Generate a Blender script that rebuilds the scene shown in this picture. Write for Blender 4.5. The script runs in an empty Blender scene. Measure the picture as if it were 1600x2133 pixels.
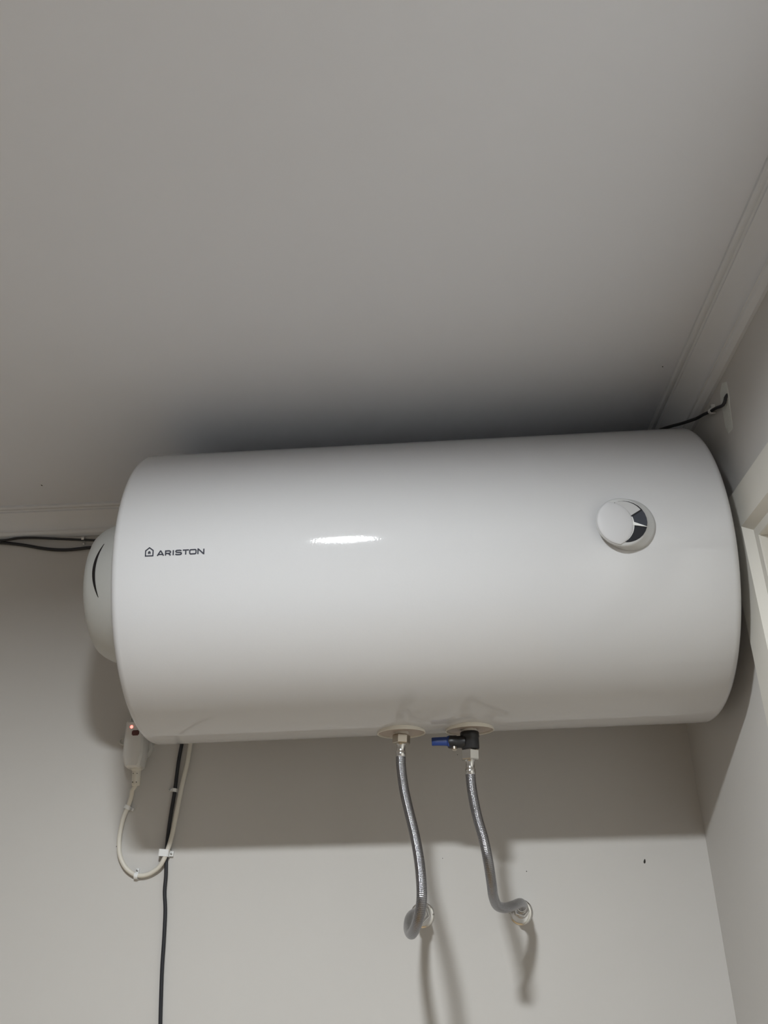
import bpy, bmesh, math, random
from mathutils import Vector, Matrix, Quaternion

scene = bpy.context.scene
COL = scene.collection
PI = math.pi

# ------------------------------------------------------------------ camera
# world: back wall is y = 0, right wall x = XR, z = 0 is the height of the heater's axis
CAM_F = 1900.31                       # focal length in pixels of a 1600 px wide frame
cam_data = bpy.data.cameras.new('camera')
cam_data.sensor_fit = 'HORIZONTAL'
cam_data.sensor_width = 36.0
cam_data.lens = CAM_F / 1600.0 * 36.0
cam_data.clip_start = 0.02
cam = bpy.data.objects.new('camera', cam_data)
COL.objects.link(cam)
_F = Vector((-0.023191, 0.904362, 0.426136))
_R = Vector((0.998815, 0.0392, -0.028834))
_U = Vector((0.04278, -0.424963, 0.904199))
cam.matrix_world = Matrix(((_R.x, _U.x, -_F.x, 0.01274),
                           (_R.y, _U.y, -_F.y, -1.58752),
                           (_R.z, _U.z, -_F.z, -0.50187),
                           (0, 0, 0, 1)))
scene.camera = cam

# ------------------------------------------------------------------ world and exposure
world = bpy.data.worlds.new('world')
scene.world = world
world.use_nodes = True
world.node_tree.nodes['Background'].inputs[0].default_value = (0.5, 0.5, 0.5, 1)
world.node_tree.nodes['Background'].inputs[1].default_value = 0.05
scene.view_settings.view_transform = 'Standard'
scene.view_settings.look = 'None'
scene.view_settings.gamma = 1.0
scene.view_settings.exposure = 0.0
scene.view_settings.use_curve_mapping = False
LAMP_POS = (-0.16, -1.36)             # the ceiling downlight, just behind and above the camera's view
LAMP_STRENGTH = 970.0
LAMP_RADIUS = 0.06
LAMP_COLOUR = (0.945, 0.985, 1.0)

# ------------------------------------------------------------------ dimensions (metres)
XR = 0.4778          # right wall
XL = -2.20           # left wall
YF = -3.10           # wall behind the camera
ZC = 0.2705          # ceiling
ZF = -2.12           # floor
YC = -0.245          # heater axis
R = 0.225            # heater radius
HX0, HX1 = -0.3850, 0.4514

# ------------------------------------------------------------------ materials
def mat(name, col, rough=0.5, metal=0.0, spec=0.5, coat=0.0, mottle=None, bump=None, emit=None, coat_rough=0.1):
    m = bpy.data.materials.new(name)
    m.use_nodes = True
    nt = m.node_tree
    b = nt.nodes['Principled BSDF']
    b.inputs['Base Color'].default_value = (*col, 1)
    b.inputs['Roughness'].default_value = rough
    b.inputs['Metallic'].default_value = metal
    b.inputs['Specular IOR Level'].default_value = spec
    b.inputs['Coat Weight'].default_value = coat
    b.inputs['Coat Roughness'].default_value = coat_rough
    tc = nt.nodes.new('ShaderNodeTexCoord')
    if mottle:
        scale, amt = mottle
        n = nt.nodes.new('ShaderNodeTexNoise')
        n.inputs['Scale'].default_value = scale
        n.inputs['Detail'].default_value = 4
        nt.links.new(tc.outputs['Object'], n.inputs['Vector'])
        mx = nt.nodes.new('ShaderNodeMix')
        mx.data_type = 'RGBA'
        mx.inputs[6].default_value = (*[c * (1 - amt) for c in col], 1)
        mx.inputs[7].default_value = (*[min(1, c * (1 + amt)) for c in col], 1)
        nt.links.new(n.outputs['Fac'], mx.inputs[0])
        nt.links.new(mx.outputs[2], b.inputs['Base Color'])
    if bump:
        scale, strength, dist = bump
        n2 = nt.nodes.new('ShaderNodeTexNoise')
        n2.inputs['Scale'].default_value = scale
        n2.inputs['Detail'].default_value = 2
        nt.links.new(tc.outputs['Object'], n2.inputs['Vector'])
        bp = nt.nodes.new('ShaderNodeBump')
        bp.inputs['Strength'].default_value = strength
        bp.inputs['Distance'].default_value = dist
        nt.links.new(n2.outputs['Fac'], bp.inputs['Height'])
        nt.links.new(bp.outputs['Normal'], b.inputs['Normal'])
        if coat:
            nt.links.new(bp.outputs['Normal'], b.inputs['Coat Normal'])
    if emit:
        b.inputs['Emission Color'].default_value = (*emit[0], 1)
        b.inputs['Emission Strength'].default_value = emit[1]
    return m

def braid_material():
    # woven stainless braid: crossed diagonal strands as relief, from the hose's own length/girth coordinates
    m = mat('braided_steel', (0.50, 0.50, 0.52), 0.17, 1.0)
    nt = m.node_tree
    b = nt.nodes['Principled BSDF']
    uv = nt.nodes.new('ShaderNodeUVMap')
    uv.uv_map = 'UVMap'
    sep = nt.nodes.new('ShaderNodeSeparateXYZ')
    nt.links.new(uv.outputs[0], sep.inputs[0])
    def math_node(op, a, c):
        n = nt.nodes.new('ShaderNodeMath')
        n.operation = op
        for i, v in enumerate((a, c)):
            if v is None:
                continue
            if isinstance(v, (int, float)):
                n.inputs[i].default_value = v
            else:
                nt.links.new(v, n.inputs[i])
        return n.outputs[0]
    u = math_node('MULTIPLY', sep.outputs[0], 2 * PI * 13)
    v = math_node('MULTIPLY', sep.outputs[1], 2 * PI / 0.0042)
    s1 = math_node('SINE', math_node('ADD', u, v), None)
    s2 = math_node('SINE', math_node('SUBTRACT', u, v), None)
    h = math_node('MULTIPLY', s1, s2)
    bp = nt.nodes.new('ShaderNodeBump')
    bp.inputs['Strength'].default_value = 0.5
    bp.inputs['Distance'].default_value = 0.00038
    nt.links.new(h, bp.inputs['Height'])
    nt.links.new(bp.outputs['Normal'], b.inputs['Normal'])
    mx = nt.nodes.new('ShaderNodeMix')
    mx.data_type = 'RGBA'
    mx.inputs[6].default_value = (0.20, 0.20, 0.215, 1)
    mx.inputs[7].default_value = (0.42, 0.42, 0.44, 1)
    nt.links.new(math_node('MULTIPLY_ADD', h, 0.5), mx.inputs[0])
    nt.links.new(mx.outputs[2], b.inputs['Base Color'])
    return m

M = {
    'wall': mat('wall_paint', (0.595, 0.58, 0.562), 0.75, spec=0.3, mottle=(5, 0.02), bump=(60, 0.08, 0.002)),
    'ceiling': mat('ceiling_paint', (0.76, 0.785, 0.85), 0.85, spec=0.2, mottle=(4, 0.015)),
    'cornice': mat('cornice_paint', (0.72, 0.74, 0.78), 0.55, mottle=(12, 0.02)),
    'wood': mat('door_frame_paint', (0.68, 0.66, 0.61), 0.5, mottle=(20, 0.03)),
    'floor': mat('floor_tile', (0.54, 0.40, 0.24), 0.4, mottle=(6, 0.06)),
    'grout': mat('floor_grout', (0.36, 0.32, 0.28), 0.9),
    'enamel': mat('white_enamel', (0.61, 0.612, 0.628), 0.6, spec=0.05, coat=0.9, coat_rough=0.06, bump=(330, 0.13, 0.0004)),
    'cap': mat('cap_plastic', (0.55, 0.56, 0.55), 0.4),
    'ink': mat('navy_print', (0.012, 0.014, 0.03), 0.6),
    'black_slot': mat('dark_slot', (0.008, 0.005, 0.006), 0.7),
    'dial': mat('dial_plastic', (0.54, 0.545, 0.55), 0.5),
    'dial_white': mat('dial_cover_plastic', (0.57, 0.57, 0.59), 0.5),
    'dial_slate': mat('dial_slate', (0.045, 0.05, 0.065), 0.3),
    'dial_black': mat('dial_black', (0.014, 0.015, 0.02), 0.3),
    'dial_pale': mat('dial_pale', (0.50, 0.50, 0.51), 0.4),
    'cream': mat('cream_plastic', (0.80, 0.76, 0.68), 0.4),
    'dish': mat('shaded_recess_plastic', (0.46, 0.39, 0.34), 0.5),  # brownish plastic, darkened further so its colour holds the recess's shade
    'sleeve': mat('white_sleeve', (0.66, 0.62, 0.56), 0.45),
    'brass': mat('nickel_brass', (0.50, 0.45, 0.38), 0.28, 1.0),
    'chrome': mat('chrome', (0.72, 0.71, 0.69), 0.14, 1.0),
    'braid': braid_material(),
    'black': mat('black_plastic', (0.014, 0.014, 0.016), 0.42),
    'blue': mat('blue_plastic', (0.012, 0.035, 0.16), 0.4),
    'cable': mat('black_cable', (0.016, 0.017, 0.022), 0.45),
    'cord': mat('cream_cord', (0.70, 0.67, 0.60), 0.45),
    'plug': mat('plug_plastic', (0.72, 0.71, 0.69), 0.45),
    'clear': mat('socket_plastic', (0.60, 0.60, 0.58), 0.4),
    'clip': mat('clip_plastic', (0.82, 0.83, 0.83), 0.4),
    'steel': mat('nail_steel', (0.45, 0.45, 0.45), 0.3, 1.0),
    'led': mat('red_led', (0.8, 0.1, 0.08), 0.4, emit=((1.0, 0.10, 0.08), 6.0)),
    'button': mat('brown_button', (0.11, 0.035, 0.03), 0.5),
    'plaster': mat('raw_plaster', (0.72, 0.74, 0.71), 0.9, mottle=(60, 0.05), bump=(200, 0.4, 0.002)),
    'speck': mat('dark_speck', (0.02, 0.018, 0.015), 0.8),
    'diffuser': mat('lamp_diffuser', (0.9, 0.9, 0.9), 0.5, emit=(LAMP_COLOUR, LAMP_STRENGTH)),
}

# ------------------------------------------------------------------ helpers
def obj(name, bm, material, parent=None, smooth=False, angle=None):
    bmesh.ops.recalc_face_normals(bm, faces=bm.faces)
    me = bpy.data.meshes.new(name)
    bm.to_mesh(me)
    bm.free()
    me.materials.append(M[material])
    if smooth:
        for p in me.polygons:
            p.use_smooth = True
        me.set_sharp_from_angle(angle=math.radians(angle or 35))
    o = bpy.data.objects.new(name, me)
    COL.objects.link(o)
    if parent is not None:
        o.parent = parent
        o.matrix_parent_inverse = parent.matrix_world.inverted()
    return o

def tag(o, label, cat, group=None):
    o['label'] = label
    o['category'] = cat
    if group:
        o['group'] = group
    return o

def thing(name, label, cat, loc, group=None):
    o = bpy.data.objects.new(name, None)
    COL.objects.link(o)
    o.location = loc
    o.empty_display_size = 0.02
    o.matrix_world = Matrix.Translation(loc)
    return tag(o, label, cat, group)

def struct(name, bm, material, label, cat, smooth=False):
    o = obj(name, bm, material, None, smooth)
    o['kind'] = 'structure'
    return tag(o, label, cat)

def box(bm, x0, x1, y0, y1, z0, z1):
    v = [bm.verts.new((x, y, z)) for x in (x0, x1) for y in (y0, y1) for z in (z0, z1)]
    for f in ((0, 1, 3, 2), (4, 6, 7, 5), (0, 4, 5, 1), (2, 3, 7, 6), (0, 2, 6, 4), (1, 5, 7, 3)):
        bm.faces.new([v[i] for i in f])

def frame(axis):
    a = Vector(axis).normalized()
    h = Vector((0, 0, 1)) if abs(a.z) < 0.9 else Vector((1, 0, 0))
    s = h.cross(a).normalized()
    return s, a.cross(s).normalized(), a

def rings(bm, loops, close=True, cap=True):
    """loft a list of equally long point loops"""
    vs = [[bm.verts.new(p) for p in lp] for lp in loops]
    n = len(vs[0])
    for a, b in zip(vs, vs[1:]):
        for i in range(n if close else n - 1):
            j = (i + 1) % n
            bm.faces.new((a[i], a[j], b[j], b[i]))
    if cap:
        bm.faces.new(vs[0][::-1])
        bm.faces.new(vs[-1])
    return vs

def lathe(bm, origin, axis, prof, seg=32, cap=True, phase=0.0):
    """prof: (distance along axis, radius)"""
    s, t, a = frame(axis)
    o = Vector(origin)
    loops = []
    for d, r in prof:
        loops.append([o + a * d + (s * math.cos(2 * PI * k / seg + phase) + t * math.sin(2 * PI * k / seg + phase)) * r
                      for k in range(seg)])
    return rings(bm, loops, True, cap)

def hex_nut(bm, origin, axis, length, across, phase=0.0):
    r = across / math.sqrt(3)
    lathe(bm, origin, axis, [(0, r * 0.93), (length * 0.1, r), (length * 0.9, r), (length, r * 0.93)], 6, phase=phase)

def catmull(pts, step=0.004):
    P = [Vector(p) for p in pts]
    P = [P[0] * 2 - P[1]] + P + [P[-1] * 2 - P[-2]]
    out = []
    for i in range(1, len(P) - 2):
        a, b, c, d = P[i - 1:i + 3]
        n = max(2, int((c - b).length / step))
        for k in range(n):
            t = k / n
            out.append(0.5 * ((2 * b) + (c - a) * t + (2 * a - 5 * b + 4 * c - d) * t * t + (3 * b - a - 3 * c + d) * t ** 3))
    out.append(P[-2])
    return out

def tube(bm, pts, r, seg=12, step=0.004, uv=False, flat=1.0):
    """sweep a circle of radius r (or an oval, flat < 1) along a smoothed path"""
    C = catmull(pts, step)
    T = [(C[min(i + 1, len(C) - 1)] - C[max(i - 1, 0)]).normalized() for i in range(len(C))]
    s = frame(T[0])[0]
    loops, L = [], [0.0]
    for i, (c, t) in enumerate(zip(C, T)):
        s = (s - t * s.dot(t)).normalized()
        w = t.cross(s)
        loops.append([c + (s * math.cos(2 * PI * k / seg) + w * math.sin(2 * PI * k / seg) * flat) * r for k in range(seg)])
        if i:
            L.append(L[-1] + (c - C[i - 1]).length)
    vs = [[bm.verts.new(p) for p in lp] for lp in loops]
    lay = bm.loops.layers.uv.new('UVMap') if uv else None
    for i in range(len(vs) - 1):
        for k in range(seg):
            j = (k + 1) % seg
            f = bm.faces.new((vs[i][k], vs[i][j], vs[i + 1][j], vs[i + 1][k]))
            if uv:
                for lp, (uu, vv) in zip(f.loops, ((k, L[i]), (k + 1, L[i]), (k + 1, L[i + 1]), (k, L[i + 1]))):
                    lp[lay].uv = (uu / seg, vv)
    bm.faces.new(vs[0][::-1])
    bm.faces.new(vs[-1])
    return C, T

def BM():
    return bmesh.new()

# ------------------------------------------------------------------ the room
DY0, DY1, DZ = -0.3905, -1.315, 0.0465       # outer edges of the door casing on the right wall
INS = 0.078                                   # casing edge to clear opening
bm = BM(); box(bm, XL - 0.12, XR + 0.14, 0, 0.12, ZF - 0.1, ZC + 0.1)
wall_back = struct('wall_back', bm, 'wall', 'off-white painted wall behind the water heater', 'wall')
bm = BM()
box(bm, XR, XR + 0.14, DY0 - 0.070, 0, ZF - 0.1, ZC + 0.1)
box(bm, XR, XR + 0.14, DY1 + 0.070, DY0 - 0.070, DZ - 0.070, ZC + 0.1)
box(bm, XR, XR + 0.14, YF, DY1 + 0.070, ZF - 0.1, ZC + 0.1)
wall_right = struct('wall_right', bm, 'wall', 'painted side wall at the right holding a door frame', 'wall')
bm = BM(); box(bm, XL - 0.12, XL, YF, 0, ZF - 0.1, ZC + 0.1)
struct('wall_left', bm, 'wall', 'painted wall at the left of the room, outside the view', 'wall')
bm = BM(); box(bm, XL - 0.12, XR + 0.14, YF - 0.12, YF, ZF - 0.1, ZC + 0.1)
struct('wall_front', bm, 'wall', 'painted wall behind the viewer facing the heater', 'wall')
bm = BM(); box(bm, XL - 0.12, XR + 0.14, YF - 0.12, 0.12, ZC, ZC + 0.1)
ceiling = struct('ceiling', bm, 'ceiling', 'smooth matt white ceiling above the water heater', 'ceiling')
bm = BM(); box(bm, XL - 0.12, XR + 0.14, YF - 0.12, 0.12, ZF - 0.1, ZF - 0.004)
floor = struct('floor', bm, 'grout', 'beige tiled floor of the room, below the view', 'floor')
tile_me = None
nx, ny = 6, 7
tw, tl = (XR - XL) / nx, -YF / ny
for i in range(nx):
    for j in range(ny):
        if tile_me is None:
            bm = BM(); box(bm, 0.0015, tw - 0.0015, 0.0015, tl - 0.0015, -0.004, 0)
            t = obj('tile', bm, 'floor', floor)
            tile_me = t.data
        else:
            t = bpy.data.objects.new('tile', tile_me)
            COL.objects.link(t)
            t.parent = floor
        t.location = (XL + i * tw, YF + j * tl, ZF)

# cornice: moulded profile (inset from the wall, drop below the ceiling), mitred at the corners
CP = [(0, 0), (0.0487, 0), (0.0487, 0.004), (0.0465, 0.0068), (0.0430, 0.0075), (0.0405, 0.0065), (0.0385, 0.0085), (0.0385, 0.0115),
      (0.0350, 0.0140), (0.0290, 0.0195), (0.0225, 0.0265), (0.0175, 0.0330), (0.0150, 0.0375), (0.0150, 0.0400), (0.0125, 0.0405), (0.0120, 0.0435),
      (0.0100, 0.0462), (0.0065, 0.0478), (0.0050, 0.0494), (0, 0.0494)]
def cornice(name, side, label):
    bm = BM()
    A, B = [], []
    for p, d in CP:
        z = ZC - d
        if side == 'back':  a, b = (XL + p, -p, z), (XR - p, -p, z)
        if side == 'right': a, b = (XR - p, -p, z), (XR - p, YF + p, z)
        if side == 'front': a, b = (XR - p, YF + p, z), (XL + p, YF + p, z)
        if side == 'left':  a, b = (XL + p, YF + p, z), (XL + p, -p, z)
        A.append(a); B.append(b)
    rings(bm, [A, B])
    return struct(name, bm, 'cornice', label, 'cornice', smooth=True)
cornice('trim_1', 'back', 'white moulded cornice along the top of the back wall')
cornice('trim_2', 'right', 'white moulded cornice along the top of the right wall')
cornice('trim_3', 'front', 'white moulded cornice above the wall behind the viewer')
cornice('trim_4', 'left', 'white moulded cornice along the top of the left wall')

# doorway in the right wall: stepped casing, deep reveal, leaf on the far side
door = bpy.data.objects.new('door_1', None)
COL.objects.link(door)
door.location = (XR, (DY0 + DY1) / 2, ZF)
door['kind'] = 'structure'
tag(door, 'pale painted door frame in the right wall beside the heater', 'door frame')
bpy.context.view_layer.update()
FX = XR - 0.012
def sweep_frame(name, prof, material, parent):
    bm = BM()
    L = [[], [], [], []]
    for x, i in prof:
        L[0].append((x, DY0 - i, ZF)); L[1].append((x, DY0 - i, DZ - i))
        L[2].append((x, DY1 + i, DZ - i)); L[3].append((x, DY1 + i, ZF))
    rings(bm, L)
    return obj(name, bm, material, parent)
sweep_frame('casing', [(XR, 0), (FX + 0.0015, 0), (FX, 0.0015), (FX, 0.0545), (FX + 0.0112, 0.0645), (XR, 0.0645)], 'wood', door)
sweep_frame('jamb', [(XR - 0.0008, 0.060), (XR - 0.0008, 0.0765), (XR + 0.0005, 0.078), (XR + 0.135, 0.078), (XR + 0.135, 0.060)], 'wood', door)
sweep_frame('door_stop', [(XR + 0.075, 0.078), (XR + 0.075, 0.090), (XR + 0.095, 0.090), (XR + 0.095, 0.078)], 'wood', door)
bm = BM(); box(bm, XR + 0.096, XR + 0.132, DY1 + 0.082, DY0 - 0.082, ZF + 0.006, DZ - 0.082)
leaf = obj('door_leaf', bm, 'wood', door)
bm = BM()
hy = DY1 + 0.15
lathe(bm, (XR + 0.096, hy, ZF + 1.0), (-1, 0, 0), [(0, 0.024), (0.005, 0.024), (0.006, 0.010), (0.040, 0.010)], 20)
tube(bm, [(XR + 0.058, hy, ZF + 1.0), (XR + 0.054, hy + 0.05, ZF + 1.0), (XR + 0.056, hy + 0.11, ZF + 1.0)], 0.008, 12)
obj('door_handle', bm, 'chrome', leaf, True)

# plaster repair around the cable hole and specks of dirt on the surfaces
PATCH = [[0.4778, -0.4556, 0.2141], [0.4778, -0.473, 0.2051], [0.4778, -0.4721, 0.1856], [0.4778, -0.4661, 0.1654], [0.4778, -0.4618, 0.1444], [0.4778, -0.4588, 0.136], [0.4778, -0.4401, 0.1383], [0.4778, -0.4335, 0.1532], [0.4778, -0.436, 0.1719], [0.4778, -0.4368, 0.1917], [0.4778, -0.4415, 0.2067]]
bm = BM()
c = Vector((XR, -0.4535, 0.174))
L0 = [Vector((XR, y, z)) for _, y, z in PATCH]
L1 = [Vector((XR - 0.0006, c.y + (y - c.y) * 0.9, c.z + (z - c.z) * 0.94)) for _, y, z in PATCH]
rings(bm, [L0, L1])
patch = obj('plaster_patch', bm, 'plaster', wall_right)
patch['label'] = 'rough pale plaster patch around the cable hole'
def speck(parent, p, n, a, b, tilt):
    bm = BM()
    nv = Vector(n)
    s, t, _ = frame(n)
    s, t = s * math.cos(tilt) + t * math.sin(tilt), t * math.cos(tilt) - s * math.sin(tilt)
    loops = []
    for d, k in ((0, 1.0), (0.0004, 0.8), (0.0007, 0.4)):
        loops.append([Vector(p) + nv * d + (s * math.cos(q) * a * (1 - 0.3 * math.sin(q)) + t * math.sin(q) * b) * k
                      for q in [2 * PI * i / 10 for i in range(10)]])
    rings(bm, loops)
    return obj('dirt_speck', bm, 'speck', parent)
SPECKS = [[0.3747, 0.0, -0.3962], [0.1837, 0.0, -0.4054], [0.0494, 0.0, -0.3815], [-0.4893, 0.0, -0.3457], [0.0841, 0.0, -0.2168]]
for p, (a, b, ti) in zip(SPECKS, ((0.0016, 0.0036, -0.25), (0.0007, 0.0009, 0), (0.0006, 0.0007, 0), (0.0009, 0.0011, 0), (0.0007, 0.0007, 0))):
    speck(wall_back, p, (0, -1, 0), a, b, ti)
speck(ceiling, [-0.6485, -0.1253, 0.2705], (0, 0, -1), 0.0026, 0.0012, 0.1)
speck(ceiling, (0.41, -0.42, ZC), (0, 0, -1), 0.001, 0.001, 0)

# ------------------------------------------------------------------ water heater
heater = thing('water_heater', 'large white horizontal cylindrical electric water heater mounted on the wall', 'water heater', (0.0333, YC, -R))
bm = BM()
br = 0.011
prof = [(0.0, 0.0)]
def round_end(x_end, sgn):
    out = []
    for k in range(7):
        a = PI / 2 * k / 6
        out.append((x_end + sgn * br * (1 - math.sin(a)), R - br + br * math.cos(PI / 2 - a)))
    return out
L = HX1 - HX0
pr = [(0.006, 0.06), (0.0045, 0.15), (0.002, R - 0.022), (0.0, R - br)]
pr += [(br * (1 - math.cos(a)), R - br + br * math.sin(a)) for a in [PI / 2 * k / 6 for k in range(1, 7)]]
half = list(pr)
for k in range(1, 24):
    half.append((br + (L - 2 * br) * k / 24, R))
half += [(L - d, r) for d, r in pr[::-1]]
lathe(bm, (HX0, YC, 0), (1, 0, 0), half, 160)
shell = obj('tank_shell', bm, 'enamel', heater, True, 30)

# left end cover: shallow plastic bowl with a curved slot
CZ = 0.010
bm = BM()
capp = [(-0.378, 0.130), (-0.40, 0.125), (-0.42, 0.1190), (-0.44, 0.1115), (-0.452, 0.1065), (-0.461, 0.1015), (-0.468, 0.096), (-0.4720, 0.089),
        (-0.4740, 0.08), (-0.4755, 0.05), (-0.4760, 0.01)]
lathe(bm, (-0.378, YC, CZ), (-1, 0, 0), [(-0.378 - x, r) for x, r in capp], 96)
cover = obj('end_cover', bm, 'cap', heater, True, 40)
cover['label'] = 'light grey plastic end cover with a curved slot'
def cap_r(x):
    for (x0, r0), (x1, r1) in zip(capp, capp[1:]):
        if x0 >= x >= x1:
            return r0 + (r1 - r0) * (x0 - x) / (x0 - x1)
bm = BM()
A_, B_ = [], []
N = 28
for k in range(N + 1):
    a = math.radians(-22.5 + 45 * k / N)
    w = 0.0026 * math.sin(PI * (0.03 + 0.94 * k / N)) ** 0.8
    xm = -0.441 - 0.0095 * (1 - ((k / N - 0.5) * 2) ** 2)
    row = []
    for x, up in ((xm - w, -0.001), (xm - w, 0.0005), (xm + w, 0.0005), (xm + w, -0.001)):
        rr = cap_r(x) + up
        row.append((x, YC - rr * math.cos(a), CZ + rr * math.sin(a)))
    A_.append(row)
rings(bm, A_)
slot = obj('slot', bm, 'black_slot', cover)

# wall brackets behind the tank
for bx in (-0.22, 0.28):
    bm = BM()
    box(bm, bx - 0.02, bx + 0.02, -0.034, -0.0045, 0.03, 0.17)
    box(bm, bx - 0.02, bx + 0.02, -0.060, -0.034, 0.09, 0.155)
    obj('bracket', bm, 'steel', heater)

# printed emblem and lettering, wrapped on the shell
def on_shell(x, v, up=0.0004):
    a = v / R
    return Vector((x, YC - (R + up) * math.cos(a), (R + up) * math.sin(a)))
LS = 6.07e-5
LX0 = -0.3366
LV0 = math.radians(-5.88) * R
def glyph_pt(p):            # emblem drawing units: x to the right from 130, y up from the baseline
    return LX0 + (p[0] - 130) * LS, LV0 + p[1] * LS * 1.04
def stroke(bm, pts, w, closed=False):
    P = [Vector(p) for p in pts]
    n = len(P)
    left, right = [], []
    for i in range(n):
        if closed:
            d0, d1 = (P[i] - P[i - 1]).normalized(), (P[(i + 1) % n] - P[i]).normalized()
        else:
            d0 = (P[i] - P[max(i - 1, 0)]) if i else (P[1] - P[0])
            d1 = (P[min(i + 1, n - 1)] - P[i]) if i < n - 1 else (P[-1] - P[-2])
            d0, d1 = d0.normalized(), d1.normalized()
        n0, n1 = Vector((-d0.y, d0.x)), Vector((-d1.y, d1.x))
        m = (n0 + n1).normalized()
        k = w / 2 / max(0.35, m.dot(n0))
        left.append(P[i] + m * k); right.append(P[i] - m * k)
    loops = []
    for a, b in zip(left, right):
        loops.append([on_shell(*glyph_pt(a), -0.0003), on_shell(*glyph_pt(a)), on_shell(*glyph_pt(b)), on_shell(*glyph_pt(b), -0.0003)])
    if closed:
        loops.append(loops[0])
    rings(bm, loops, True, not closed)
bm = BM()
stroke(bm, [(140, 9), (308, 9), (308, 128), (224, 193), (140, 128)], 25, True)
for yy in (0,):
    stroke(bm, [(208, 54), (208, 92), (224, 104), (240, 92), (240, 54)], 26)
obj('house_emblem', bm, 'ink', heater)
LT = 112
W = 28
bm = BM()
stroke(bm, [(408, 0), (473, LT - 6), (484, LT - 6), (548, 0)], W)
stroke(bm, [(438, 30), (520, 30)], W * 0.9)
stroke(bm, [(592, 0), (592, LT - 10), (672, LT - 10), (692, LT - 18), (702, 76), (692, 53), (672, 46), (600, 46)], W)
stroke(bm, [(655, 46), (706, 0)], W)
stroke(bm, [(764, 0), (764, LT)], W)
def arc(cx, cy, rx, ry, a0, a1, n=10):
    return [(cx + rx * math.cos(math.radians(a0 + (a1 - a0) * k / n)), cy + ry * math.sin(math.radians(a0 + (a1 - a0) * k / n))) for k in range(n + 1)]
stroke(bm, [(945, 90), (925, 100), (905, 103), (850, 103), (828, 98), (820, 82), (828, 66), (850, 60), (918, 54), (940, 48), (947, 32), (938, 14), (915, 8), (850, 8), (826, 14), (813, 24)], W)
stroke(bm, [(975, LT - 10), (1113, LT - 10)], W)
stroke(bm, [(1044, LT - 10), (1044, 0)], W)
ring_o = arc(1160, 78, 26, 25, 90, 180, 6) + arc(1160, 34, 26, 25, 180, 270, 6) + arc(1248, 34, 26, 25, 270, 360, 6) + arc(1248, 78, 26, 25, 0, 90, 6)
stroke(bm, ring_o, W, True)
stroke(bm, [(1318, 0), (1318, LT - 2), (1328, LT - 4), (1438, 6), (1448, 4), (1448, LT)], W)
obj('lettering', bm, 'ink', heater)

# thermometer dial
DC = on_shell(0.3112, -0.0110, -0.002)
th = -0.0110 / R
Dn = Vector((0, -math.cos(th), math.sin(th)))
Du = Vector((1, 0, 0))
Dv = Vector((0, math.sin(th), math.cos(th)))
def dpt(u, v, h):
    return DC + Du * u + Dv * v + Dn * h
dial_loops = []
DR = 0.0350
for h, rr, off in ((0, 1.03, 0), (0.0035, 1.03, -0.001), (0.0055, 1.01, -0.0035), (0.0095, 0.995, -0.0085), (0.0120, 0.975, -0.0105), (0.0135, 0.945, -0.0108), (0.0142, 0.90, -0.0108)):
    dial_loops.append([dpt(off + DR * rr * math.cos(a), DR * rr * math.sin(a), h) for a in [2 * PI * k / 72 for k in range(72)]])
bm = BM(); rings(bm, dial_loops)
dial = obj('dial', bm, 'dial', heater, True, 50)
dial['label'] = 'round white temperature dial with a dark crescent scale'
DH = 0.0142
def d2(cx, cy):
    return ((cx - 745) * 9.05e-5 - 0.0108, -(cy - 650) * 9.2e-5)
CA, RA = d2(785, 650), 322 * 9.1e-5
CB, RB = d2(560, 680), 343 * 9.1e-5
# tips of the crescent: where the two circles cross
dx, dy = CB[0] - CA[0], CB[1] - CA[1]
dd = math.hypot(dx, dy)
aa = (RA * RA - RB * RB + dd * dd) / (2 * dd)
hh = math.sqrt(RA * RA - aa * aa)
mx_, my_ = CA[0] + aa * dx / dd, CA[1] + aa * dy / dd
tips = [(mx_ + hh * dy / dd, my_ - hh * dx / dd), (mx_ - hh * dy / dd, my_ + hh * dx / dd)]
tips.sort(key=lambda p: -p[1])
def angs(c):
    a = [math.atan2(t[1] - c[1], t[0] - c[0]) for t in tips]
    return a
aA, aB = angs(CA), angs(CB)
if aA[0] < aA[1]:
    aA[1] -= 2 * PI
def cres(t_in, t_out, k):          # k: 0 on the inner arc, 1 on the outer arc
    a = aB[0] + (aB[1] - aB[0]) * t_in
    b = aA[0] + (aA[1] - aA[0]) * t_out
    pi = (CB[0] + RB * math.cos(a), CB[1] + RB * math.sin(a))
    po = (CA[0] + RA * math.cos(b), CA[1] + RA * math.sin(b))
    return pi[0] + (po[0] - pi[0]) * k, pi[1] + (po[1] - pi[1]) * k
def crescent(name, material, i0, o0, i1, o1, k0, k1, h0, h1):
    bm = BM()
    rows = []
    for q in range(17):
        t = q / 16
        ti, to = i0 + (i1 - i0) * t, o0 + (o1 - o0) * t
        a, b = cres(ti, to, k0), cres(ti, to, k1)
        rows.append([dpt(*a, h0), dpt(*a, h1), dpt(*b, h1), dpt(*b, h0)])
    rings(bm, rows)
    return obj(name, bm, material, dial)
def inner_t(cx, cy):
    p = d2(cx, cy); a = math.atan2(p[1] - CB[1], p[0] - CB[0]); return (a - aB[0]) / (aB[1] - aB[0])
def outer_t(cx, cy):
    p = d2(cx, cy); a = math.atan2(p[1] - CA[1], p[0] - CA[0])
    return (a - aA[0]) / (aA[1] - aA[0])
t1i, t1o = inner_t(890, 580), outer_t(1045, 490)
t2i, t2o = inner_t(890, 690), outer_t(1105, 755)
crescent('scale_window', 'dial_black', 0.01, 0.01, 0.99, 0.99, 0, 1, DH - 0.0004, DH + 0.0002)
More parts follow.
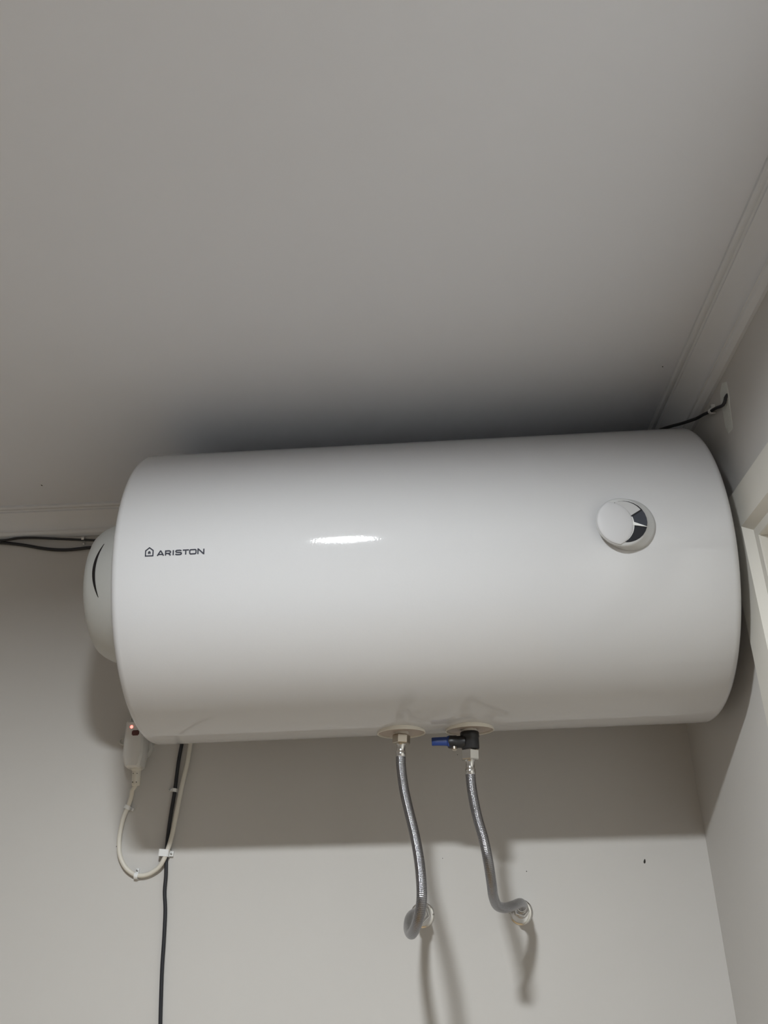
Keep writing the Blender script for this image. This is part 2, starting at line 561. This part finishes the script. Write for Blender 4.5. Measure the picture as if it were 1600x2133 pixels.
crescent('scale_segment', 'dial_pale', 0.03, 0.02, t1i - 0.02, t1o - 0.01, 0.0, 0.89, DH, DH + 0.0005)
crescent('scale_segment', 'dial_slate', t1i + 0.02, t1o + 0.01, t2i - 0.03, t2o - 0.012, 0.08, 0.98, DH, DH + 0.0005)
crescent('scale_segment', 'dial_black', t2i + 0.05, t2o + 0.012, 0.97, 0.98, 0.08, 0.98, DH, DH + 0.0005)
crescent('scale_edge', 'clip', t1i + 0.01, t1o, 0.93, 0.97, 0.0, 0.055, DH, DH + 0.0009)
bm = BM()
pp = [d2(885, 655), d2(1105, 752), d2(890, 712)]
rings(bm, [[dpt(*p, DH) for p in pp], [dpt(*p, DH + 0.0012) for p in pp]])
obj('pointer', bm, 'clip', dial)
# domed cover over the rest of the face
bm = BM()
cu, cv = -0.0195, 0.0005
TC, TR = (-0.0108, 0.0), DR * 0.93
def edge_r(a):
    best = 9
    for (c0, rr) in ((CB, RB), (TC, TR)):
        ox, oy = cu - c0[0], cv - c0[1]
        b = ox * math.cos(a) + oy * math.sin(a)
        disc = b * b - (ox * ox + oy * oy - rr * rr)
        best = min(best, -b + math.sqrt(max(disc, 0)))
    return best
loops = []
for s_, h in ((1.0, -0.0004), (1.0, 0.0006), (0.97, 0.0012), (0.9, 0.0019), (0.75, 0.0027), (0.5, 0.0034), (0.25, 0.0038), (0.02, 0.0039)):
    loops.append([dpt(cu + edge_r(a) * s_ * math.cos(a), cv + edge_r(a) * s_ * math.sin(a), DH + h) for a in [2 * PI * k / 72 for k in range(72)]])
rings(bm, loops)
obj('dial_cover', bm, 'dial_white', dial, True, 60)

# pipe outlets under the tank
OUT1, OUT2 = (-0.0066, YC), (0.0930, YC)
for ox, oy in (OUT1, OUT2):
    bm = BM()
    lathe(bm, (ox, oy, -0.2190), (0, 0, -1), [(0, 0.0345), (0.0080, 0.0352), (0.0089, 0.0350), (0.0091, 0.0345), (0.0088, 0.0340), (0.0070, 0.0338), (0.0, 0.0338)], 64, cap=False)
    ro = obj('outlet_ring', bm, 'cream', heater, True, 50)
    bm = BM()
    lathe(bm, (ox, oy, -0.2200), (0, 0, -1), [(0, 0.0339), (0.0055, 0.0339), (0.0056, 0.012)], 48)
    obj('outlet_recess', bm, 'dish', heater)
    bm = BM()
    lathe(bm, (ox, oy, -0.2240), (0, 0, -1), [(0, 0.0105), (0.0068, 0.0105), (0.0072, 0.0098)], 32)
    obj('pipe_nipple', bm, 'sleeve', heater, True)

heater.rotation_euler.z = -0.016          # hung very slightly askew: the right end stands a little further from the wall

# ------------------------------------------------------------------ safety valve on the right outlet
vx = 0.0925
valve = thing('safety_valve', 'black plastic safety valve with a blue lever under the heater', 'valve', (vx, YC, -0.2545))
bm = BM()
lathe(bm, (vx, YC, -0.2290), (0, 0, -1), [(0, 0.0128), (0.0012, 0.0138), (0.0075, 0.0138), (0.0085, 0.0130), (0.0235, 0.0128), (0.0250, 0.0118)], 40)
obj('valve_body', bm, 'black', valve, True, 40)
bm = BM()
lz = -0.2440
ly = YC - 0.004
lathe(bm, (vx, ly, lz), (-1, 0, 0.03), [(0.008, 0.0088), (0.019, 0.0086), (0.020, 0.0094), (0.0305, 0.0092), (0.0325, 0.0080)], 28)
obj('side_branch', bm, 'black', valve, True, 40)
bm = BM()
lathe(bm, (vx - 0.0235, ly - 0.004, lz - 0.0075), (0, -0.2, -1), [(0, 0.0040), (0.0035, 0.0040), (0.0045, 0.0030)], 16)
obj('relief_nozzle', bm, 'brass', valve, True, 40)
bm = BM()
lv = []
for x, hz, hy_, zz in ((0.0640, 0.0070, 0.0050, 0.0), (0.0600, 0.0072, 0.0050, 0.0002), (0.0585, 0.0062, 0.0035, 0.0004), (0.0480, 0.0058, 0.0032, 0.0008), (0.0375, 0.0056, 0.0030, 0.0008), (0.0368, 0.0050, 0.0024, 0.0008)):
    lv.append([(x, ly - 0.003 + sy * hy_, lz + 0.0008 + zz + sz * hz) for sy, sz in ((-1, -0.6), (-1, 0.6), (-0.6, 1), (0.6, 1), (1, 0.6), (1, -0.6), (0.6, -1), (-0.6, -1))])
rings(bm, lv)
lever = obj('lever', bm, 'blue', valve, True, 40)
lever['label'] = 'blue plastic lever'

# ------------------------------------------------------------------ braided hoses
def hose(path, z_top, z_nut, z_fer, z_ring, z_end, nutmat, label, nut_phase, wall_end, esc):
    hx, hy_ = path[0][0], path[0][1]
    x0 = esc['x0']
    root = thing('braided_hose', label, 'hose', (path[-1][0], path[-1][1], path[-1][2]), 'braided hoses under the heater')
    ax = Vector((hx - x0, 0, z_end - z_top)).normalized()
    o = Vector((x0, YC, z_top))
    bm = BM(); hex_nut(bm, o, ax, z_top - z_nut, 0.0225 if nutmat == 'brass' else 0.0235, nut_phase)
    obj('hex_nut', bm, nutmat, root)
    bm = BM()
    d1, d2_, d3 = z_top - z_nut, z_top - z_fer, z_top - z_ring
    lathe(bm, o, ax, [(d1 - 0.001, 0.0070), (d1 + 0.0008, 0.0074), (d1 + 0.002, 0.0066), (d2_ - 0.002, 0.0064), (d2_ - 0.0005, 0.0068)], 28)
    obj('ferrule', bm, 'chrome', root, True, 40)
    bm = BM()
    lathe(bm, o, ax, [(d2_ - 0.001, 0.0066), (d2_, 0.0074), (d3 - 0.001, 0.0074), (d3, 0.0068)], 24)
    obj('crimp_ring', bm, 'chrome', root, True, 40)
    bm = BM()
    pts = [tuple(o + ax * (d3 - 0.004))] + [tuple(p) for p in path]
    C_, T_ = tube(bm, pts, 0.0070, 24, 0.003, uv=True)
    h = obj('hose', bm, 'braid', root, True, 60)
    # wall end: ferrule, nut
    e = Vector(path[-1])
    d = (Vector(wall_end) - e).normalized()
    bm = BM()
    lathe(bm, e - d * 0.010, d, [(0, 0.0070), (0.001, 0.0076), (0.010, 0.0076), (0.011, 0.0070), (0.018, 0.0070)], 24)
    obj('ferrule', bm, 'chrome', root, True, 40)
    bm = BM()
    hex_nut(bm, e + d * 0.005, d, 0.014, 0.0215, 0.3)
    obj('hex_nut', bm, 'chrome', root)
    return root
HOSE1 = [[-0.0087, -0.245, -0.2605], [-0.0086, -0.246, -0.277], [-0.0055, -0.252, -0.3079], [0.0002, -0.261, -0.3385], [0.0069, -0.272, -0.3715], [0.0114, -0.284, -0.4033], [0.0132, -0.295, -0.4337], [0.0121, -0.298, -0.457], [0.0061, -0.285, -0.4793], [-0.0024, -0.25, -0.4931], [-0.0073, -0.2, -0.486], [-0.0055, -0.145, -0.4715], [0.002, -0.095, -0.4642], [0.0113, -0.05, -0.4647]]
HOSE2 = [[0.0897, -0.245, -0.2897], [0.0907, -0.247, -0.3138], [0.0948, -0.252, -0.347], [0.1014, -0.258, -0.3794], [0.1056, -0.257, -0.4103], [0.1087, -0.242, -0.4339], [0.1116, -0.219, -0.4499], [0.1183, -0.188, -0.4601], [0.1313, -0.158, -0.4627], [0.1467, -0.127, -0.459], [0.1592, -0.095, -0.455], [0.1651, -0.07, -0.4564], [0.1665, -0.045, -0.4597]]
E1, E2 = [[0.0127, 0.0, -0.4649], [0.1689, 0.0, -0.4654]]
hose(HOSE1, -0.2295, -0.2425, -0.2540, -0.2612, -0.2612, 'brass', 'grey braided steel hose curling in a loop back to the wall', 0.35,
     (E1[0], -0.006, E1[2]), dict(x0=-0.0066))
hose(HOSE2, -0.2545, -0.2695, -0.2816, -0.2897, -0.2897, 'chrome', 'grey braided steel hose hanging from the black safety valve', 0.0,
     (E2[0], -0.006, E2[2] + 0.001), dict(x0=0.0915))
for (ex, ey, ez), lab in ((E1, 'chrome wall outlet with round flange behind the curled hose loop'), (E2, 'chrome wall outlet with round flange where the right hose ends')):
    wo = thing('wall_outlet', lab, 'pipe fitting', (ex, 0, ez), 'chrome wall outlets for the hoses')
    bm = BM()
    lathe(bm, (ex, 0, ez), (0, -1, 0), [(0, 0.0190), (0.0012, 0.0190), (0.0022, 0.0178), (0.0026, 0.0150), (0.0030, 0.0110)], 48)
    obj('flange', bm, 'chrome', wo, True, 40)
    bm = BM()
    lathe(bm, (ex, 0, ez), (0, -1, 0), [(0.005, 0.0095), (0.022, 0.0095), (0.024, 0.0088), (0.034, 0.0088)], 32)
    obj('pipe_stub', bm, 'chrome', wo, True, 40)

# ------------------------------------------------------------------ cables
CABA = [[-0.9251, -0.0095, 0.2211], [-0.8192, -0.0095, 0.2172], [-0.7665, -0.0095, 0.2157], [-0.7492, -0.0095, 0.2172], [-0.7321, -0.0095, 0.2194], [-0.7058, -0.0095, 0.219], [-0.6794, -0.0095, 0.217], [-0.6441, -0.0095, 0.2135], [-0.609, -0.0095, 0.2104], [-0.5827, -0.0095, 0.2083], [-0.5391, -0.0095, 0.2057]]
CABB = [[-0.9277, -0.0035, 0.2191], [-0.8219, -0.0035, 0.2171], [-0.7688, -0.0035, 0.2141], [-0.742, -0.0035, 0.2106], [-0.7151, -0.0035, 0.2056], [-0.6881, -0.0035, 0.1993], [-0.6614, -0.0035, 0.1948], [-0.6351, -0.0035, 0.1932], [-0.6092, -0.0035, 0.1946], [-0.592, -0.0035, 0.1957], [-0.5399, -0.0035, 0.1948]]
CABV = [[-0.385, -0.0045, -0.116], [-0.3876, -0.0045, -0.1579], [-0.3902, -0.0045, -0.1826], [-0.3936, -0.0045, -0.2089], [-0.3957, -0.0045, -0.2389], [-0.3971, -0.0045, -0.2625], [-0.4008, -0.0045, -0.2973], [-0.4034, -0.0045, -0.3316], [-0.4041, -0.0045, -0.354], [-0.4034, -0.0045, -0.3726], [-0.4023, -0.0045, -0.3946], [-0.4026, -0.0045, -0.4181], [-0.3996, -0.0045, -0.445], [-0.3984, -0.005, -0.4835], [-0.3983, -0.005, -0.5245], [-0.3973, -0.005, -0.5579], [-0.3952, -0.005, -0.6056], [-0.3913, -0.005, -0.6668]]
CABR = [(XR + 0.012, -0.4690, 0.1905), (XR - 0.001, -0.4660, 0.1870), (0.4738, -0.4630, 0.1805), (0.4722, -0.4560, 0.1768), (0.4718, -0.4309, 0.1875), (0.4718, -0.4030, 0.1980), (0.4690, -0.3835, 0.2050), (0.4638, -0.3661, 0.2090),
        (0.4481, -0.3447, 0.2140), (0.4364, -0.3219, 0.2222), (0.4237, -0.3003, 0.2280), (0.3967, -0.2600, 0.2300), (0.34, -0.18, 0.2240), (0.25, -0.06, 0.2130), (0.15, -0.012, 0.2080), (0.0, -0.0065, 0.2060), (-0.25, -0.0065, 0.2050), (-0.45, -0.0085, 0.2055)]
bm = BM()
tube(bm, CABR + CABA[::-1], 0.0024, 12, 0.005)
tag(obj('black_cable', bm, 'cable', None, True, 60), 'thin black cable along the cornice passing over the heater to the right wall', 'cable')
bm = BM()
turn = [(-0.50, -0.0045, 0.188), (-0.44, -0.006, 0.165), (-0.40, -0.006, 0.11), (-0.385, -0.006, 0.03), (-0.382, -0.005, -0.05)]
tube(bm, CABB + turn + CABV, 0.0031, 12, 0.005)
tag(obj('black_cable', bm, 'cable', None, True, 60), 'black cable sagging below the cornice, then running down the wall beside the white cord', 'cable')

# ------------------------------------------------------------------ plug, socket and white cord
def prism_y(bm, outline, y0, y1, inset, yb):
    """outline in x/z; back at y0, full section to y1, chamfered front at yb"""
    cx = sum(p[0] for p in outline) / len(outline); cz = sum(p[1] for p in outline) / len(outline)
    def sc(k): return [(cx + (x - cx) * k[0], cz + (z - cz) * k[1]) for x, z in outline]
    rings(bm, [[(x, y0, z) for x, z in sc((0.96, 0.98))], [(x, y0 - 0.002, z) for x, z in outline], [(x, y1, z) for x, z in outline],
               [(x, (y1 + yb) / 2 - 0.0015, z) for x, z in sc(((1 + inset[0]) / 2 + 0.05, (1 + inset[1]) / 2 + 0.02))], [(x, yb, z) for x, z in sc(inset)]])
socket = thing('wall_socket', 'pale wall socket with small round lugs behind the white plug', 'socket', (-0.459, 0, -0.185))
bm = BM()
lathe(bm, (-0.461, 0, -0.185), (0, -1, 0), [(0, 0.0215), (0.010, 0.0215), (0.0125, 0.0195)], 40)
obj('socket_base', bm, 'clear', socket, True, 40)
for lx, lz_ in ((-0.4940, -0.1737), (-0.4440, -0.1789), (-0.4775, -0.1370)):
    bm = BM()
    lathe(bm, (lx, 0, lz_), (0, -1, 0), [(0, 0.0070), (0.004, 0.0070), (0.0048, 0.0064), (0.0048, 0.0046), (0.0030, 0.0042)], 24)
    obj('lug', bm, 'clear', socket, True, 40)
plug = thing('plug', 'white mains plug with a glowing red light and brown button', 'plug', (-0.4575, -0.03, -0.225))
out = [(-0.4785, -0.1470), (-0.4510, -0.1480), (-0.4480, -0.1510), (-0.4450, -0.1850), (-0.4450, -0.2050), (-0.4485, -0.2228), (-0.4515, -0.2258), (-0.4730, -0.2252), (-0.4762, -0.2222), (-0.4815, -0.2050), (-0.4815, -0.1850), (-0.4800, -0.1495)]
bm = BM(); prism_y(bm, out, -0.0125, -0.034, (0.72, 0.92), -0.0455)
body = obj('plug_body', bm, 'plug', plug, True, 25)
bm = BM(); lathe(bm, (-0.4678, -0.0447, -0.1585), (0, -1, 0), [(0, 0.0026), (0.0010, 0.0025), (0.0016, 0.0015)], 16)
led = obj('indicator_light', bm, 'led', plug, True)
led['label'] = 'glowing red indicator light'
bm = BM(); box(bm, -0.4665, -0.4540, -0.0472, -0.0440, -0.1735, -0.1645)
bmesh.ops.bevel(bm, geom=bm.edges[:], offset=0.0015, segments=2, affect='EDGES')
obj('test_button', bm, 'button', plug, True)
bm = BM()
lathe(bm, (-0.4575, -0.030, -0.2235), (0.01, 0.06, -1), [(0, 0.0092), (0.0045, 0.0088), (0.0060, 0.0072), (0.0290, 0.0068), (0.0300, 0.0060)], 24)
relief = obj('strain_relief', bm, 'cord', plug, True, 40)
for hx_, hz_ in ((-0.4610, -0.2345), (-0.4545, -0.2347), (-0.4612, -0.2485), (-0.4548, -0.2487)):
    bm = BM(); box(bm, hx_ - 0.0006, hx_ + 0.0006, -0.0361, -0.0330, hz_ - 0.0006, hz_ + 0.0006)
    obj('vent_hole', bm, 'black', relief)
CORD = [[-0.461, -0.03, -0.2504], [-0.464, -0.022, -0.2588], [-0.4685, -0.012, -0.2699], [-0.4745, -0.006, -0.2844], [-0.4801, -0.006, -0.3006], [-0.4836, -0.006, -0.3234], [-0.4838, -0.006, -0.3423], [-0.4804, -0.006, -0.361], [-0.4709, -0.006, -0.3779], [-0.4585, -0.006, -0.3882], [-0.4458, -0.006, -0.3926], [-0.4306, -0.006, -0.3909], [-0.4144, -0.009, -0.3818], [-0.4056, -0.012, -0.3694], [-0.3998, -0.0125, -0.353], [-0.3951, -0.0125, -0.3345], [-0.3896, -0.0125, -0.2987], [-0.3832, -0.0105, -0.2501], [-0.3776, -0.009, -0.2163], [-0.3744, -0.007, -0.1816], [-0.3714, -0.007, -0.1549], [-0.3699, -0.007, -0.1277]]
CORD[0] = [-0.4574, -0.0290, -0.2440]
CORD.insert(1, [-0.4588, -0.0270, -0.2540])
bm = BM()
tube(bm, CORD, 0.0037, 16, 0.004)
obj('cord', bm, 'cord', plug, True, 60)

# ------------------------------------------------------------------ cable clips
def clip(p, n, a, half, height, width, lug_side, label, square=False):
    n = Vector(n); a = Vector(a).normalized(); s = n.cross(a).normalized() * lug_side
    p = Vector(p)
    root = thing('cable_clip', label, 'cable clip', p, 'white cable clips')
    th_ = 0.0012
    def section(h, w):
        pts = [(-w, 0.0002)]
        if square:
            pts += [(-w, h - 0.0015), (-w + 0.0015, h), (w - 0.0015, h), (w, h - 0.0015)]
        else:
            pts += [(-w, max(h - w, 0.0003))] + [(w * math.cos(PI - PI * k / 8), max(h - w, 0.0003) + w * math.sin(PI * k / 8)) for k in range(1, 8)] + [(w, max(h - w, 0.0003))]
        pts += [(w, 0.0002)]
        return pts
    o_, i_ = section(height, half), section(height - th_, half - th_)
    loop = o_ + i_[::-1]
    bm = BM()
    rings(bm, [[p + s * x + n * z + a * (sg * width / 2) for x, z in loop] for sg in (-1, 1)])
    lug = [(half - 0.0003, 0.0002), (half - 0.0003, 0.0055), (half + 0.0045, 0.0055), (half + 0.0058, 0.0045), (half + 0.0058, 0.0002)]
    rings(bm, [[p + s * x + n * z + a * (sg * width * 0.36) for x, z in lug] for sg in (-1, 1)])
    obj('saddle', bm, 'clip', root)
    bm = BM()
    lathe(bm, p + s * (half + 0.0028), n, [(0.001, 0.0009), (0.0056, 0.0009), (0.0058, 0.0018), (0.0068, 0.0018), (0.0072, 0.0012)], 12)
    obj('nail', bm, 'steel', root, True, 40)
    return root
K = {"a": [-0.4774, 0.0, -0.2834], "b": [-0.3984, 0.0, -0.2579], "c": [-0.4064, 0.0, -0.3603], "d": [-0.4508, 0.0, -0.3921], "e": [-0.605, 0.0, 0.2147]}
BN = (0, -1, 0)
clip((-0.4755, 0, -0.2845), BN, (0.42, 0, 0.9), 0.0052, 0.0108, 0.0062, -1, 'small white clip on the white cord just below the plug')
clip((-0.3972, 0, -0.2595), BN, (0.12, 0, 1), 0.0046, 0.0090, 0.0058,  1, 'small white clip on the black cable under the heater')
clip((-0.4063, 0, -0.3595), BN, (0.10, 0, 1), 0.0082, 0.0165, 0.0110, -1, 'large square white clip holding white cord and black cable together', square=True)
clip((-0.4505, 0, -0.3926), BN, (1, 0, -0.12), 0.0052, 0.0108, 0.0062, 1, 'small white clip at the bottom of the white cord loop')
clip((-0.6050, 0, 0.2125), BN, (1, 0, 0.0), 0.0040, 0.0132, 0.0048, -1, 'small white clip on the upper black cable under the cornice')
clip((XR, -0.4085, 0.1960), (-1, 0, 0), (0, 0.9, 0.37), 0.0040, 0.0092, 0.0075, -1, 'small white clip on the black cable at the plaster patch')

# ------------------------------------------------------------------ ceiling downlight (above and behind the view)
lamp = thing('ceiling_downlight', 'round flush ceiling downlight behind the viewer, lighting the room', 'lamp', (LAMP_POS[0], LAMP_POS[1], ZC))
bm = BM()
lathe(bm, (*LAMP_POS, ZC), (0, 0, -1), [(0.0, LAMP_RADIUS + 0.016), (0.009, LAMP_RADIUS + 0.015), (0.0155, LAMP_RADIUS + 0.006), (0.0150, LAMP_RADIUS + 0.002), (0.001, LAMP_RADIUS + 0.0005)], 64, cap=False)
obj('trim_ring', bm, 'clip', lamp, True, 40)
bm = BM()
bmesh.ops.create_circle(bm, cap_ends=True, segments=48, radius=LAMP_RADIUS, matrix=Matrix.Translation((*LAMP_POS, ZC - 0.0035)))
df = obj('diffuser', bm, 'diffuser', lamp)
